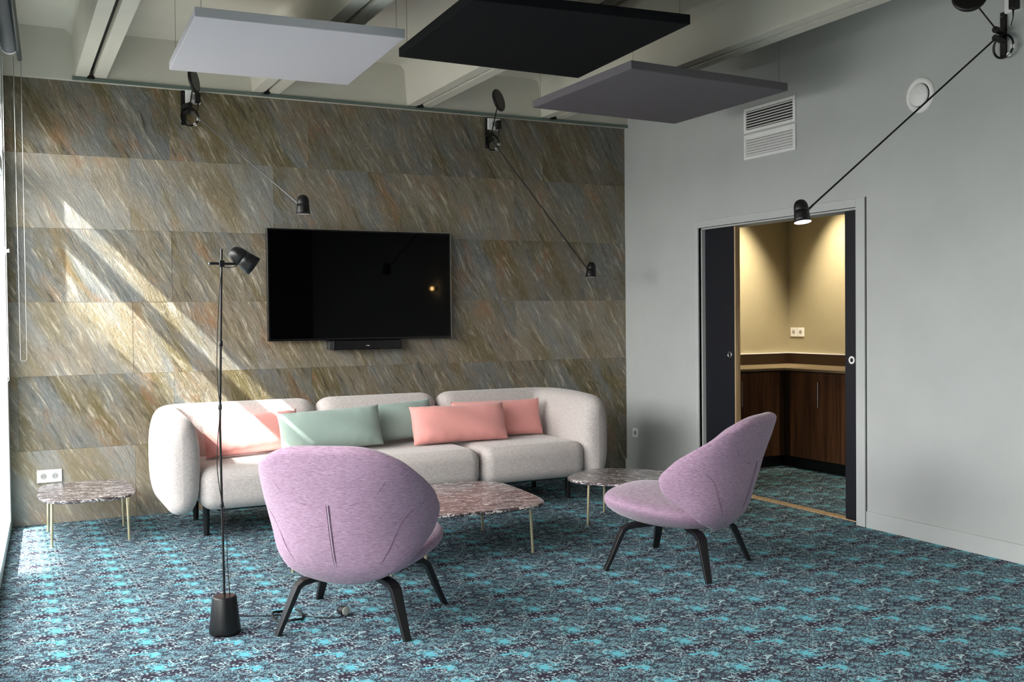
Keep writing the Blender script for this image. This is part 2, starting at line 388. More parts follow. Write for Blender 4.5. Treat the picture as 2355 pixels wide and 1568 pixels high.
for i, g_ in enumerate(gaps[1:5]):
    struct(MB().box(g_ - .0165, g_ + .0165, YF, YB - .051, H0 + .05, H0 + .09).build('trim_%d' % (5 + i), DARKRUB))
    struct(MB().box(g_ - .022, g_ + .022, YB - .10, YB - .061, H0 - .012, H0 + .004).build('trim_%d' % (10 + i), DARKRUB))

# ------------------------------------------------------------------ window wall
def wy(y0, y1, z0, z1, d0=-.09, d1=0.0):
    vs = []
    for y in (y0, y1):
        for d in (d0, d1):
            for z in (z0, z1): vs.append((xl(y) + d, y, z))
    return vs, [(0, 1, 3, 2), (4, 6, 7, 5), (0, 4, 5, 1), (2, 3, 7, 6), (0, 2, 6, 4), (1, 5, 7, 3)]
mull = [YF, -1.3, .1, 1.5, 2.9, 4.3, 5.62, 7.42]
m = MB()
m.add(*wy(YF, YB, 3.0, 3.5, -.25, 0)); m.add(*wy(7.48, YB, 0, 3.0, -.25, 0))
struct(m.build('wall_left', WALL))
for i in range(7):
    y0, y1 = mull[i], mull[i + 1] if i < 6 else 7.48
    m = MB()
    m.add(*wy(y0, y1, 0, .075)); m.add(*wy(y0, y1, 2.325, 2.405)); m.add(*wy(y0, y1, 2.645, 3.0))
    m.add(*wy(y0, y0 + .05, .075, 2.645)); m.add(*wy(y1 - .06, y1, .075, 2.645))
    fr = struct(m.build('window_%d' % (i + 1), FRAME, bevel=.003))
    m = MB(); m.add(*wy(y0 + .05, y1 - .06, .075, 2.325, -.05, -.044)); m.add(*wy(y0 + .05, y1 - .06, 2.405, 2.645, -.05, -.044))
    m.build('window_pane', GLASS, fr)
# window handle at the far sash
m = MB(); m.add(*wy(7.29, 7.33, 1.80, 1.85, 0, .008)); m.add(*wy(7.30, 7.32, 1.815, 1.835, .008, .03)); m.add(*wy(7.22, 7.32, 1.815, 1.833, .022, .032))
tag(m.build('window_handle', WHITE, bevel=.003), 'small pale window handle on the frame at the left edge', 'window handle')
# outside: paving and an added unseen blocker shaping the sun into bands
struct(MB().box(-22, -.5, -15, 18, -.3, -.16).build('ground', GROUND))
m = MB(); m.box(-10, -9.0, -14, 2.46, -.16, 14); m.box(-9.15, -9.0, 2.46, 7, 9.36, 10.87); m.box(-9.15, -9.0, 6.7, 7, -.16, 9.36)
struct(m.build('sun_blocker', BLOCKER))

# ------------------------------------------------------------------ roller blind housing and cords
t = thing('roller_blind', 'grey roller blind housing with white end cap and bead chains at the window top', 'blind', (0, 0, 0))
m = MB(); ya, yb = .2, 6.55
m.tube([(xl(ya) + .045, ya, 2.955), (xl(yb) + .075, yb, 2.955)], .042, 20); m.build('blind_tube', plain('grey_blind_fabric', (120, 124, 130), .6), t)
MB().add(*wy(ya, 6.40, 2.40, 2.95, .012, .016)).build('blind_fabric', plain('grey_blind_cloth', (150, 152, 152), .9), t)
m = MB(); m.tube([(xl(ya) + .11, ya, 2.93), (xl(yb + .2) + .125, yb + .2, 2.93)], .014, 10); m.build('bottom_bar', plain('dark_grey_metal', (66, 74, 74), .35), t)
m = MB(); m.tube([(xl(yb) + .075, yb, 2.955), (xl(yb) + .076, yb + .02, 2.955)], .046, 20); m.box(xl(yb) + .03, xl(yb) + .12, yb - .01, yb + .018, 2.94, 3.055); m.build('end_cap', WHITE, t)
def chain(x, y, z0, z1, wid):
    pts = [(x, y, z0)] + [(x + .004, y, z1 + .03)] + [(x + wid / 2 - wid / 2 * math.cos(a), y, z1 + .02 - .02 * math.sin(a)) for a in (.6, 1.2, PI / 2, 2, 2.6)] + [(x + wid - .002, y, z1 + .03), (x + wid, y, z0)]
    return MB().tube(pts, .0022, 6)
chain(.103, 6.7, 2.93, 1.135, .04).build('bead_chain', plain('chain_grey', (150, 150, 145), .5), t)
chain(.032, 6.72, 2.93, 1.02, .012).build('bead_chain', WHITE, t)

# ------------------------------------------------------------------ acoustic ceiling panels
def panel(mat, label, z, pts, th=.05):
    cx = sum(p[0] for p in pts) / 4; cy = sum(p[1] for p in pts) / 4
    t = thing('acoustic_panel', label, 'ceiling panel', (cx, cy, z), 0, 'acoustic panels hanging below the ceiling')
    q = [(p[0] - cx, p[1] - cy) for p in pts]
    MB().add([(x, y, 0) for x, y in q] + [(x, y, th) for x, y in q], [(0, 1, 2, 3), (4, 5, 6, 7), (0, 1, 5, 4), (1, 2, 6, 5), (2, 3, 7, 6), (3, 0, 4, 7)]).build('felt_slab', mat, t, bevel=.004)
    for x, y in q:
        MB().tube([(x * .935, y * .935, th - .005), (x * .935, y * .935, H0 - z + .279)], .0012, 6).build('suspension_wire', GREYROD, t)
panel(FELT_W, 'light grey square acoustic panel hanging over the left of the sofa', 2.87, [(.939, 6.41), (.894, 5.235), (1.979, 5.18), (2.035, 6.365)])
panel(FELT_B, 'black square acoustic panel hanging in the middle of the ceiling', 2.83, [(2.029, 5.413), (1.978, 4.306), (3.14, 4.207), (3.213, 5.445)])
panel(FELT_G, 'dark grey square acoustic panel hanging beside the white wall vents', 2.77, [(3.232, 6.084), (3.239, 4.897), (4.465, 4.977), (4.462, 6.175)])

# ------------------------------------------------------------------ television and sound bar
t = thing('television', 'large black flat television mounted on the slate wall', 'television', (2.49, YB, 1.205))
MB().box(-.73, .73, -.072, -.03, 0, .832, bev=.004).build('casing', SCREENB, t)
MB().box(-.717, .717, -.0745, -.0718, .016, .820).build('screen', SCREEN, t)
MB().box(-.2, .2, -.031, -.002, .25, .6).build('wall_bracket', BLACK, t)
m = MB(); m.box(-.73, .73, -.0752, -.0728, .8305, .8325); m.box(.7285, .7305, -.0752, -.0728, .0, .832); m.build('edge_trim', CHROME, t)
t = thing('sound_bar', 'small black sound bar hanging directly under the television', 'speaker', (2.5, YB, 1.13))
MB().box(-.262, .285, -.11, -.003, 0, .072, bev=.006).build('speaker_body', SCREENB, t)
MB().box(-.285, -.262, -.10, -.003, .006, .066).build('end_cap', plain('grey_end', (52, 54, 56), .4), t)
m = MB(); m.box(-.004, .008, -.1112, -.1102, .030, .0325); m.box(.010, .022, -.1112, -.1102, .0285, .0325); m.build('maker_mark', WHITE, t)

# ------------------------------------------------------------------ sofa
def sweep_pad(path, half, z0, z1, capn=7, seg=30, ex=2.7, capr=None, bulge=0.0):
    """puffy upholstered wall following a plan path, rounded at both ends"""
    P = [Vector((x, y, 0)) for x, y in path]; N = len(P); S = [0]
    for i in range(1, N): S.append(S[-1] + (P[i] - P[i - 1]).length)
    tot = S[-1]; capr = capr or half * 1.0; rr = []
    st = sorted(set([capr * (1 - math.cos(PI / 2 * i / capn)) for i in range(capn + 1)] + [tot - capr * (1 - math.cos(PI / 2 * i / capn)) for i in range(capn + 1)] + [s_ for s_ in S if capr < s_ < tot - capr]))
    for s_ in st:
        i = max(j for j in range(N) if S[j] <= s_ + 1e-9); i = min(i, N - 2)
        k = (s_ - S[i]) / (S[i + 1] - S[i]); p = P[i].lerp(P[i + 1], k)
        t0 = (P[min(i + 1, N - 1)] - P[i]).normalized(); t1 = (P[min(i + 2, N - 1)] - P[min(i + 1, N - 2)]).normalized() if i + 2 < N else t0
        tt = t0.lerp(t1, k).normalized(); nn = Vector((-tt.y, tt.x, 0))
        d = min(s_, tot - s_); q = 1 if d >= capr else math.sqrt(max(0, 1 - (1 - d / capr) ** 2)) ** .8
        q = max(q, .02); hz = (z1(s_) - z0(s_)) / 2; zc = (z1(s_) + z0(s_)) / 2; h_ = half(s_) if callable(half) else half
        ring = []
        for j in range(seg):
            a = 2 * PI * j / seg; ca, sa = math.cos(a), math.sin(a)
            X = math.copysign(abs(ca) ** (2 / ex), ca) * h_ * q; Z = math.copysign(abs(sa) ** (2 / ex), sa) * (hz - .10 * (1 - q) * 1.0)
            ring.append(p + nn * X + Vector((0, 0, zc + Z)))
        rr.append(ring)
    return MB().rings(rr, True, True, True)
def corner_path(x_in, x_arm, yb, yf, rad=.17, n=8):
    sgn = 1 if x_arm > x_in else -1; cx = x_arm - sgn * rad; cy = yb - rad
    pts = [(x_in + (cx - x_in) * i / 6, yb) for i in range(6)]
    pts += [(cx + sgn * rad * math.sin(PI / 2 * i / n), cy + rad * math.cos(PI / 2 * i / n)) for i in range(n + 1)]
    pts += [(x_arm, cy + (yf - cy) * i / 6) for i in range(1, 7)]
    return pts
sx, sy = 2.45, 6.9
S = thing('sofa', 'long beige three-seat sofa with rounded arms against the slate wall', 'sofa', (sx, sy, 0))
Lc = [(x - sx, y - sy) for x, y in corner_path(2.015, .975, 7.215, 6.40)]
Rc = [(x - sx, y - sy) for x, y in corner_path(2.965, 3.925, 7.215, 6.40)]
z0f = lambda s_: .17; z1f = lambda s_: .795 - .0 * s_
def armtop(s_): return .80 if s_ < 1.1 else .80 - .03 * ((s_ - 1.1) / .6) ** 2
sweep_pad(Lc, .118, z0f, armtop).build('corner_backrest', LINEN, S)
sweep_pad(Rc, .118, z0f, armtop).build('corner_backrest', LINEN, S)
sweep_pad([(2.025 - sx + (2.955 - 2.025) * i / 6, 7.215 - sy) for i in range(7)], .118, z0f, lambda s_: .80).build('backrest', LINEN, S)
def seat_block(x0, x1):
    bm = bmesh.new(); bmesh.ops.create_cube(bm, size=1)
    y0, y1, z0, z1 = 6.41 - sy, 7.13 - sy, .185, .45
    for v in bm.verts: v.co = ((x0 + x1) / 2 - sx + v.co.x * (x1 - x0), (y0 + y1) / 2 + v.co.y * (y1 - y0), (z0 + z1) / 2 + v.co.z * (z1 - z0))
    bmesh.ops.bevel(bm, geom=bm.edges[:], offset=.085, segments=6, affect='EDGES', profile=.5)
    for v in bm.verts:
        cx = abs(v.co.x - ((x0 + x1) / 2 - sx)) / ((x1 - x0) / 2); cy = abs(v.co.y - (y0 + y1) / 2) / ((y1 - y0) / 2)
        if v.co.z > .4: v.co.z += .012 * (1 - cx ** 2) * (1 - cy ** 2)
    bm.verts.index_update(); m = MB().add([v.co[:] for v in bm.verts], [[v.index for v in q.verts] for q in bm.faces], True); bm.free()
    return m.build('seat', LINEN, S)
for a, b in ((1.085, 1.975), (1.985, 2.985), (2.995, 3.83)): seat_block(a, b)
MB().box(1.2 - sx, 3.72 - sx, 6.55 - sy, 7.2 - sy, .165, .2).build('base_frame', BLACK, S)
for x, y in ((1.15, 6.65), (1.175, 7.2), (3.80, 6.65), (3.80, 7.2), (1.98, 6.65), (1.98, 7.2), (2.95, 6.65), (2.95, 7.2)):
    MB().lathe([(.018, 0), (.021, .1), (.022, .2)], Matrix.Translation((x - sx, y - sy, 0)), 16).build('leg', BLACK, S)

# ------------------------------------------------------------------ cushions
def cushion(label, mat, x0, y0, x1, y1, lean=20, h=.29, T=.075, seed=1, group=None, z=.458, roll=0):
    n, mm = 34, 18; wd = math.hypot(x1 - x0, y1 - y0) + .02; rnd = random.Random(seed); ph = [rnd.uniform(0, 6) for _ in range(6)]
    verts = []; fs = []
    for side in (1, -1):
        for j in range(mm + 1):
            for i in range(n + 1):
                uu = -1 + 2 * i / n; vv = -1 + 2 * j / mm
                uu = math.copysign(1 - (1 - abs(uu)) ** 1.5, uu); vv = math.copysign(1 - (1 - abs(vv)) ** 1.4, vv)
                th = T * (max(0, 1 - uu ** 4)) ** .55 * (max(0, 1 - vv ** 4)) ** .6
                wr = .007 * math.sin(uu * 23 + ph[0] + 2 * math.sin(vv * 3 + ph[1])) * (vv ** 4) * (1 - abs(uu) ** 8) + .003 * math.sin(vv * 13 + ph[2]) * uu ** 6 * (1 - abs(vv) ** 6)
                dn = .006 * math.sin(uu * 5 + vv * 4 + ph[3])
                X = uu * wd / 2 * (1 - .045 * (1 - vv ** 2) * abs(uu) ** 3 * 0 - .03 * (1 - abs(vv) ** 3) * abs(uu) ** 6)
                Z = vv * h / 2 * (1 - .07 * (1 - abs(uu) ** 3) * 0 - .05 * (1 - abs(uu) ** 4) * abs(vv) ** 6) + h / 2
                verts.append((X, side * (th + (wr + dn if th > .004 else 0)), Z))
        b0 = 0 if side == 1 else (n + 1) * (mm + 1)
        for j in range(mm):
            for i in range(n): fs.append((b0 + j * (n + 1) + i, b0 + j * (n + 1) + i + 1, b0 + (j + 1) * (n + 1) + i + 1, b0 + (j + 1) * (n + 1) + i))
    m = MB().add(verts, fs, True)
    o = m.build('cushion', mat, weld=True); yaw = math.atan2(y1 - y0, x1 - x0)
    o.rotation_euler = (Matrix.Rotation(yaw, 3, 'Z') @ Matrix.Rotation(math.radians(roll), 3, 'Y') @ Matrix.Rotation(-math.radians(lean), 3, 'X')).to_euler()
    o.location = ((x0 + x1) / 2, (y0 + y1) / 2, z)
    return tag(o, label, 'cushion', group)
cushion('pink cushion in the sunlight beside the left sofa arm', PINK, 1.20, 6.86, 1.86, 6.985, 17, .28, .072, 1, 'pink cushions on the sofa', .462, -1.5)
cushion('sage green cushion leaning in front, between the two pink cushions', GREEN, 1.68, 6.79, 2.38, 6.77, 18, .29, .088, 2, 'green cushions on the sofa', .468, -2.5)
cushion('sage green cushion standing behind, against the middle backrest', GREEN, 2.14, 6.955, 2.84, 6.94, 16, .285, .06, 3, 'green cushions on the sofa', .475, -3.5)
cushion('pink cushion in front, over the gap between the right two seats', PINK, 2.62, 6.765, 3.36, 6.785, 18, .285, .086, 4, 'pink cushions on the sofa')
cushion('pink cushion standing behind, nearest the right sofa arm', PINK, 3.02, 6.955, 3.74, 6.94, 16, .285, .06, 5, 'pink cushions on the sofa')

# ------------------------------------------------------------------ lounge chairs
def lerp_tab(tab, z):
    for (a, *A), (b, *B) in zip(tab, tab[1:]):
        if z <= b:
            k = 0 if b == a else max(0, (z - a) / (b - a)); k = k * k * (3 - 2 * k) * .35 + k * .65
            return [p + (q - p) * k for p, q in zip(A, B)]
    return list(tab[-1][1:])
#        z     back y  wing y  wing x  exponent
SH = [(.225, -.19, -.10, .14), (.26, -.25, -.14, .19), (.31, -.30, -.20, .245), (.38, -.335, -.145, .30), (.45, -.36, -.045, .338),
      (.53, -.385, -.03, .36), (.61, -.405, -.105, .358), (.69, -.43, -.215, .338), (.74, -.445, -.29, .32), (.80, -.462, -.345, .30), (.865, -.478, -.385, .275)]
def shell_uv(v, t):
    t = t * (1 - .20 * v ** 7 - .10 * (1 - v) ** 7); a = abs(math.sin(t)); z0 = .228 + .075 * a ** 2.6; z1 = .850 - .075 * a ** 4
    return shell_pt(z0 + (z1 - z0) * v, t)
def shell_pt(z, t):
    yb, yw, xw = lerp_tab(SH, z)
    s_, c_ = math.sin(t), math.cos(t)
    X = xw * math.copysign(abs(s_) ** .92, s_); Y = yw - (yw - yb) * (abs(c_) ** .9)
    return Vector((X, Y, z))
def make_chair(label, loc, heading):
    t = thing('lounge_chair', label, 'chair', (loc[0], loc[1], 0), math.atan2(heading[1], heading[0]) - PI / 2, 'lilac lounge chairs')
    zs = [i / 16 for i in range(17)]; nt = 28
    vs_ = []; fs = []
    for z in zs:
        for k in range(nt + 1): vs_.append(shell_uv(z, -PI / 2 + PI * k / nt))
    for i in range(len(zs) - 1):
        for k in range(nt): fs.append((i * (nt + 1) + k, i * (nt + 1) + k + 1, (i + 1) * (nt + 1) + k + 1, (i + 1) * (nt + 1) + k))
    b = MB().add(vs_, fs, True).build('backrest', LILAC, t, solid=.062, subsurf=2)
    # seams on the back of the shell
    def off(z, tt, d):
        p = shell_pt(z, tt); q = shell_pt(z, tt + .02); dx = (q - p).normalized(); n_ = Vector((dx.y, -dx.x, 0)); return p + n_ * d
    for dx_, mt in ((-.11 / 3, SEAM), (.11 / 3, SEAM), (0., SEAMW)):
        MB().tube([off(z, dx_ * .26, .0325) for z in [.235, .255, .28, .32, .37, .43, .49, .55, .60]], .0022, 6).build('back_seam', mt, t)
    for sg in (-1, 1):
        MB().tube(smooth_path([off(z, sg * a, .0312) for z, a in ((.27, .62), (.33, .70), (.40, .72), (.47, .74), (.52, .80), (.56, .95), (.585, 1.15))], 6), .0014, 6).build('side_seam', SEAM, t)
        MB().tube(smooth_path([off(z, sg * a, .0312) for z, a in ((.60, .22), (.615, .36), (.64, .52), (.68, .66), (.71, .76))], 6), .0014, 6).build('side_seam', SEAM, t)
    # seat tongue
    rr = []; tab = [(-.245, .275, .31, .02), (-.235, .255, .335, .12), (-.2, .225, .36, .24), (-.1, .215, .375, .30), (0, .212, .39, .335), (.1, .215, .405, .35), (.18, .225, .42, .345), (.25, .24, .428, .325), (.31, .26, .428, .29), (.35, .285, .42, .235), (.38, .31, .402, .165), (.395, .34, .375, .08)]
    for y_, zb, zt, hw in tab:
        ring = []; zc = (zb + zt) / 2; hz = (zt - zb) / 2
        for j in range(32):
            a = 2 * PI * j / 32; ca, sa = math.cos(a), math.sin(a); X = math.copysign(abs(ca) ** .8, ca) * hw
            Z = zc + math.copysign(abs(sa) ** .85, sa) * hz * (1 - .35 * abs(X / .35) ** 2)
            Z += .045 * (abs(X) / .35) ** 2.2 * (1 - .0 * y_)
            ring.append((X, y_, Z))
        rr.append(ring)
    MB().rings(rr, True, True, True).build('seat', LILAC, t, subsurf=1)
    for xx, yy in ((-.29, -.28), (.29, -.28), (-.315, .30), (.315, .30)):
        kx, ky = xx * .76, yy * .76; d = Vector((xx, yy, 0)).normalized(); tan = Vector((-d.y, d.x, 0))
        zt = .222 if yy < 0 else .235
        path = [Vector((xx, yy, 0)), Vector((xx * .93, yy * .93, .06)), Vector((kx * 1.06, ky * 1.06, zt - .055)), Vector((kx * 1.01, ky * 1.01, zt - .022)), Vector((kx * .93, ky * .93, zt - .006)), Vector((kx * .82, ky * .82, zt)), Vector((kx * .35, ky * .35, zt + .006))]
        wd = [(.017, .010), (.019, .0105), (.0235, .012), (.025, .012), (.025, .012), (.025, .012), (.023, .012)]
        MB().tube(path, wd, 4, flat=tan).build('leg', BLACKWOOD, t, bevel=.003)
    MB().lathe([(.11, .222), (.12, .228), (.12, .24), (.10, .243)], None, 24).build('mounting_plate', BLACK, t)
    return t
make_chair('lilac upholstered lounge chair seen from behind, beside the floor lamp', (1.444, 4.423), (.59, .807))
make_chair('lilac upholstered lounge chair seen from the side, in front of the doorway', (3.304, 4.545), (-.503, .864))

# ------------------------------------------------------------------ marble coffee tables
def table(label, loc, rz, lx, ly, legs, seed, group='marble tables on brass legs', h=.295, ex=3.2, skew=0.):
    t = thing('coffee_table', label, 'table', (loc[0], loc[1], 0), rz, group); rnd = random.Random(seed)
    N = 72; base = []
    for k in range(N):
        a = 2 * PI * k / N; ca, sa = math.cos(a), math.sin(a)
        x_ = math.copysign(abs(ca) ** (2 / ex), ca) * lx / 2; y_ = math.copysign(abs(sa) ** (2 / ex), sa) * ly / 2
        x_ *= 1 + skew * y_ / ly; base.append((x_, y_))
    def ring(s_, z_, j=0.): return [((x_ * (1 - s_ / (lx / 2)) + rnd.uniform(-j, j)), (y_ * (1 - s_ / (ly / 2)) + rnd.uniform(-j, j)), z_) for x_, y_ in base]
    rr = [ring(.012, h - .022), ring(.004, h - .018, .0025), ring(.001, h - .011, .003), ring(.001, h - .005, .0025), ring(.004, h - .0005, .001), ring(.01, h)]
    MB().rings(rr, True, True, False).build('marble_top', MARBLE, t)
    for x_, y_ in legs:
        MB().tube([(x_ * 1.03, y_ * 1.03, 0), (x_, y_, h - .022)], .0085, 12).build('leg', BRASS, t)
    m = MB(); xs = [p[0] for p in legs]; zz = h - .027
    for i, j in ((0, 2), (1, 3)):
        m.tube([(legs[i][0], legs[i][1], zz), (legs[j][0], legs[j][1], zz)], .006, 8)
    m.build('top_frame', BRASS, t)
    return t
table('small marble table by the window, under the double socket', (.47, 7.02), 0, .57, .80, [(-.21, -.27), (.22, -.27), (.235, .19), (-.21, .25)], 1)
table('large marble table in the middle, between the two lilac chairs', (2.41, 5.59), -.02, .93, 1.03, [(-.335, -.41), (.32, -.375), (.315, .31), (-.32, .33)], 2, ex=4.2, skew=.13)
table('small marble table between the sofa end and the side-view chair', (3.743, 5.693), -.882, .82, .66, [(-.22, -.235), (.26, -.22), (.26, .22), (-.26, .205)], 3)
table('small marble table mostly hidden behind the rear-view lilac chair', (1.625, 5.38), 0, .60, .78, [(-.23, .05), (.2, -.27), (.2, .25), (-.08, .3)], 4)

# ------------------------------------------------------------------ lamp heads
HEAD = [(.0005, .125), (.012, .1235), (.022, .119), (.030, .1105), (.0355, .099), (.038, .086), (.0388, .074), (.039, .066), (.0375, .065), (.0375, .0635), (.0393, .0625), (.041, .045), (.0435, .022), (.046, 0), (.0445, 0), (.042, .02), (.036, .05)]
def lamp_head(parent, loc, axis, lit=False, sc=1.0, e=0):
    q = Vector(axis).normalized().to_track_quat('Z', 'Y').to_matrix().to_4x4()
    mm = Matrix.Translation(loc) @ q @ Matrix.Scale(sc, 4)
    hd = MB().lathe(HEAD, mm, 36, False).build('lamp_head', BLACK, parent)
    d = MB().lathe([(.0005, .0012), (.02, .0010), (.0443, .0006)], mm, 30, False).build('diffuser', LIT if lit else plain('unlit_diffuser', (190, 190, 186), .5), hd)
    return hd
LIT = emit('lit_diffuser', (255, 246, 252), 9)

# floor lamp
t = thing('floor_lamp', 'slim black floor lamp with cone base standing left of the chair', 'floor lamp', (.852, 4.52, 0))
MB().lathe([(.060, 0), (.066, .003), (.068, .010), (.0665, .03), (.052, .158), (.050, .163), (.045, .165)], None, 48).build('base', BLACK, t)
MB().tube([(0, 0, .16), (-.006, 0, .9), (.014, 0, 1.675)], .0052, 12).build('pole', BLACK, t)
for z, x in ((.563, -.0035), (.99, -.004), (1.265, .004)):
    MB().lathe([(.0062, z - .012), (.0078, z - .010), (.0078, z + .010), (.0062, z + .012)], Matrix.Translation((x, 0, 0)), 16).build('pole_joint', BLACK, t)
MB().tube([(-.037, .0, 1.612), (.085, -.004, 1.611)], .006, 12).build('cross_arm', BLACK, t)
m = MB(); m.box(.002, .024, -.012, .012, 1.598, 1.626, bev=.003); m.build('clamp', BLACK, t)
MB().lathe([(.004, 0), (.0065, .001), (.0065, .006), (.004, .007)], Matrix.Translation((-.043, 0, 1.612)) @ Matrix.Rotation(PI / 2, 4, 'Y'), 14).build('arm_tip', CHROME, t)
lamp_head(t, (.152, -.004, 1.600), (-.80, .05, .58), sc=.98)
MB().tube(smooth_path([(.014, -.012, 1.60), (.03, -.012, 1.595), (.06, -.01, 1.597), (.078, -.006, 1.603)], 5), .0016, 6).build('short_wire', DARKRUB, t)
# its cable: along the pole, down to the carpet, away to a plug
pts = [(.012, -.008, 1.59), (-.004, -.012, 1.45), (-.016, -.012, 1.2), (-.012, -.01, 1.05), (-.004, -.01, .99), (-.018, -.014, .86), (-.024, -.014, .74), (-.012, -.012, .62), (.004, -.01, .55), (.012, -.01, .45), (.014, -.012, .3), (.02, -.012, .2)]
pts2 = [(.02, -.012, .2), (.045, .12, .06), (.06, .22, .004), (.13, .21, .003), (.22, .16, .003), (.285, .14, .003)]
MB().tube(smooth_path(pts, 5), .0018, 6).build('cable', DARKRUB, t)
MB().tube(smooth_path(pts2, 6), .0022, 6).build('cable', DARKRUB, t)
ring = [(.30 + .065 * math.cos(a), .095 + .10 * math.sin(a), .010 + .006 * math.sin(3 * a)) for a in [PI * (.30 + 1.9 * i / 40) for i in range(41)]]
MB().tube(ring, .0055, 8).build('cable_coil', DARKRUB, t)
MB().tube(smooth_path([(.365, .08, .006), (.42, .02, .004), (.50, -.03, .004), (.545, -.01, .012)], 6), .0025, 6).build('cable', DARKRUB, t)
# plug lying on the carpet
t = thing('power_plug', 'black power plug with pale round face lying under the rear-view chair', 'plug', (1.395, 4.505, 0))
q = Matrix.Translation((.0, .0, .024)) @ Vector((.35, -.93, .06)).normalized().to_track_quat('Z', 'Y').to_matrix().to_4x4()
MB().lathe([(.010, -.055), (.016, -.05), (.021, -.03), (.022, -.005), (.0215, 0)], q, 24).build('plug_body', DARKRUB, t)
MB().lathe([(.0005, .003), (.018, .003), (.021, .001), (.0215, -.002)], q, 24).build('plug_face', plain('pale_plastic', (170, 172, 165), .4), t)

# ------------------------------------------------------------------ wall lamps with long arms
def wall_lamp(label, wallpt, n, s_, pivot, head, weight, lit, ring_c, rod_mat, tilt=(0, 0, 1), turn=.55):
    t = thing('wall_lamp', label, 'wall lamp', wallpt, 0, 'long-arm wall lamps'); W = Vector(wallpt); n = Vector(n); s_ = Vector(s_); Z = Vector((0, 0, 1))
    def P(a): return Vector(a) - W
    def bx(ca, hs, hn, hz): # box around point in wall frame
        return [ca + s_ * a * hs + n * b * hn + Z * c * hz for a in (-1, 1) for b in (-1, 1) for c in (-1, 1)], [(0, 1, 3, 2), (4, 6, 7, 5), (0, 4, 5, 1), (2, 3, 7, 6), (0, 2, 6, 4), (1, 5, 7, 3)]
    MB().add(*bx(n * .008, .017, .008, .122)).build('bracket', BLACK, t, bevel=.003)
    MB().add(*bx(n * .020 + Z * .095, .004, .004, .004)).build('screw', CHROME, t)
    pv = P(pivot)
    for dz in (.022, -.022):
        MB().tube([n * .012 + Z * (pv.z + dz), Vector((0, 0, dz)) + pv + n * .012], .018, 18).build('joint', BLACK, t)
    hp = P(head); ax = Vector(tilt).normalized(); wt = P(weight)
    side = (pv - hp); side = (side - ax * side.dot(ax)).normalized()
    jn = hp + ax * .005 + side * .036
    MB().tube([pv - Vector((0, 0, .02)), jn], .0052, 10).build('arm', rod_mat, t)
    MB().tube([jn + (pv - jn).normalized() * .05 - Z * .006, jn + ax * -.012 + side * .0], .0012, 6).build('head_wire', GREYROD, t)
    lamp_head(t, hp - ax * .062, ax, lit)
    MB().tube([pv + Vector((0, 0, .02)), wt], .0045, 10).build('weight_rod', BLACK, t)
    dn = (n * .75 + s_ * turn + Z * .2).normalized(); q = Matrix.Translation(wt) @ dn.to_track_quat('Z', 'Y').to_matrix().to_4x4()
    MB().lathe([(.075, -.012), (.086, -.009), (.089, 0), (.086, .009), (.075, .012)], q, 36).build('counterweight', BLACK, t)
    rc = P(ring_c); m = MB()
    for k, rr_ in enumerate((.060, .056, .062)):
        o_ = n * (.004 * k)
        m.tube([rc + o_ + s_ * rr_ * math.cos(a) + Z * rr_ * 1.05 * math.sin(a) for a in [2 * PI * i / 40 for i in range(41)]], .0028, 6, False)
    m.build('cable_coil', DARKRUB, t)
    for a in (-.2, -.95):
        c_ = rc + n * .006 + s_ * .06 * math.cos(a) + Z * .063 * math.sin(a)
        MB().add(*bx(c_, .011, .003, .010)).build('cable_tie', WHITE, t)
    return t
def socket(label, wallpt, n, s_, w_=.081, h_=.081, holes=1, plug=None, group=None, name='wall_socket', face=True):
    t = thing(name, label, 'socket', wallpt, 0, group); n = Vector(n); s_ = Vector(s_); Z = Vector((0, 0, 1)); th = .011
    if plug: th, w_, h_ = .034, .105, .092
    pl = [s_ * a * w_ / 2 + n * b + Z * c * h_ / 2 for a in (-1, 1) for b in (.0005, th) for c in (-1, 1)]
    MB().add(pl, [(0, 1, 3, 2), (4, 6, 7, 5), (0, 4, 5, 1), (2, 3, 7, 6), (0, 2, 6, 4), (1, 5, 7, 3)]).build('cover_plate', WHITE, t, bevel=.003)
    q0 = n.to_track_quat('Z', 'Y').to_matrix().to_4x4(); g_ = plain('socket_recess', (165, 165, 162), .5)
    for k in range(holes):
        c_ = s_ * ((k - (holes - 1) / 2) * .071); q = Matrix.Translation(c_ + n * th) @ q0
        MB().lathe([(.024, .0012), (.0225, .0022), (.0205, .0006)], q, 24, False).build('socket_ring', WHITE, t)
        o = MB().lathe([(.0205, .0005), (.0005, .0005)], q, 24, False).build('socket_recess', g_, t)
        m = MB()
        for dx in (-.0095, .0095): m.lathe([(.0026, .0008), (.0001, .0009)], Matrix.Translation(c_ + n * (th) + s_ * dx) @ q0, 10, False)
        m.build('pin_holes', DARKRUB, t)
    if plug:
        p = thing('plugged_adapter', 'black plug in the high socket ' + plug, 'plug', tuple(Vector(wallpt) + n * .036 + s_ * .026), 0, 'black plugs of the wall lamps')
        bxs = [s_ * a * .018 + n * b + Z * c for a in (-1, 1) for b in (.0, .045) for c in (-.045, .025)]
        MB().add(bxs, [(0, 1, 3, 2), (4, 6, 7, 5), (0, 4, 5, 1), (2, 3, 7, 6), (0, 2, 6, 4), (1, 5, 7, 3)]).build('adapter_body', BLACK, p, bevel=.004)
        MB().tube([n * .03 + Z * -.044, n * .03 + Z * -.09, n * .02 - s_ * .02 + Z * -.125], [.006, .0025, .0025], 8).build('adapter_cord', DARKRUB, p)
    return t
nb, sb = (0, -1, 0), (1, 0, 0); nr, sr = (-1, 0, 0), (0, -1, 0)
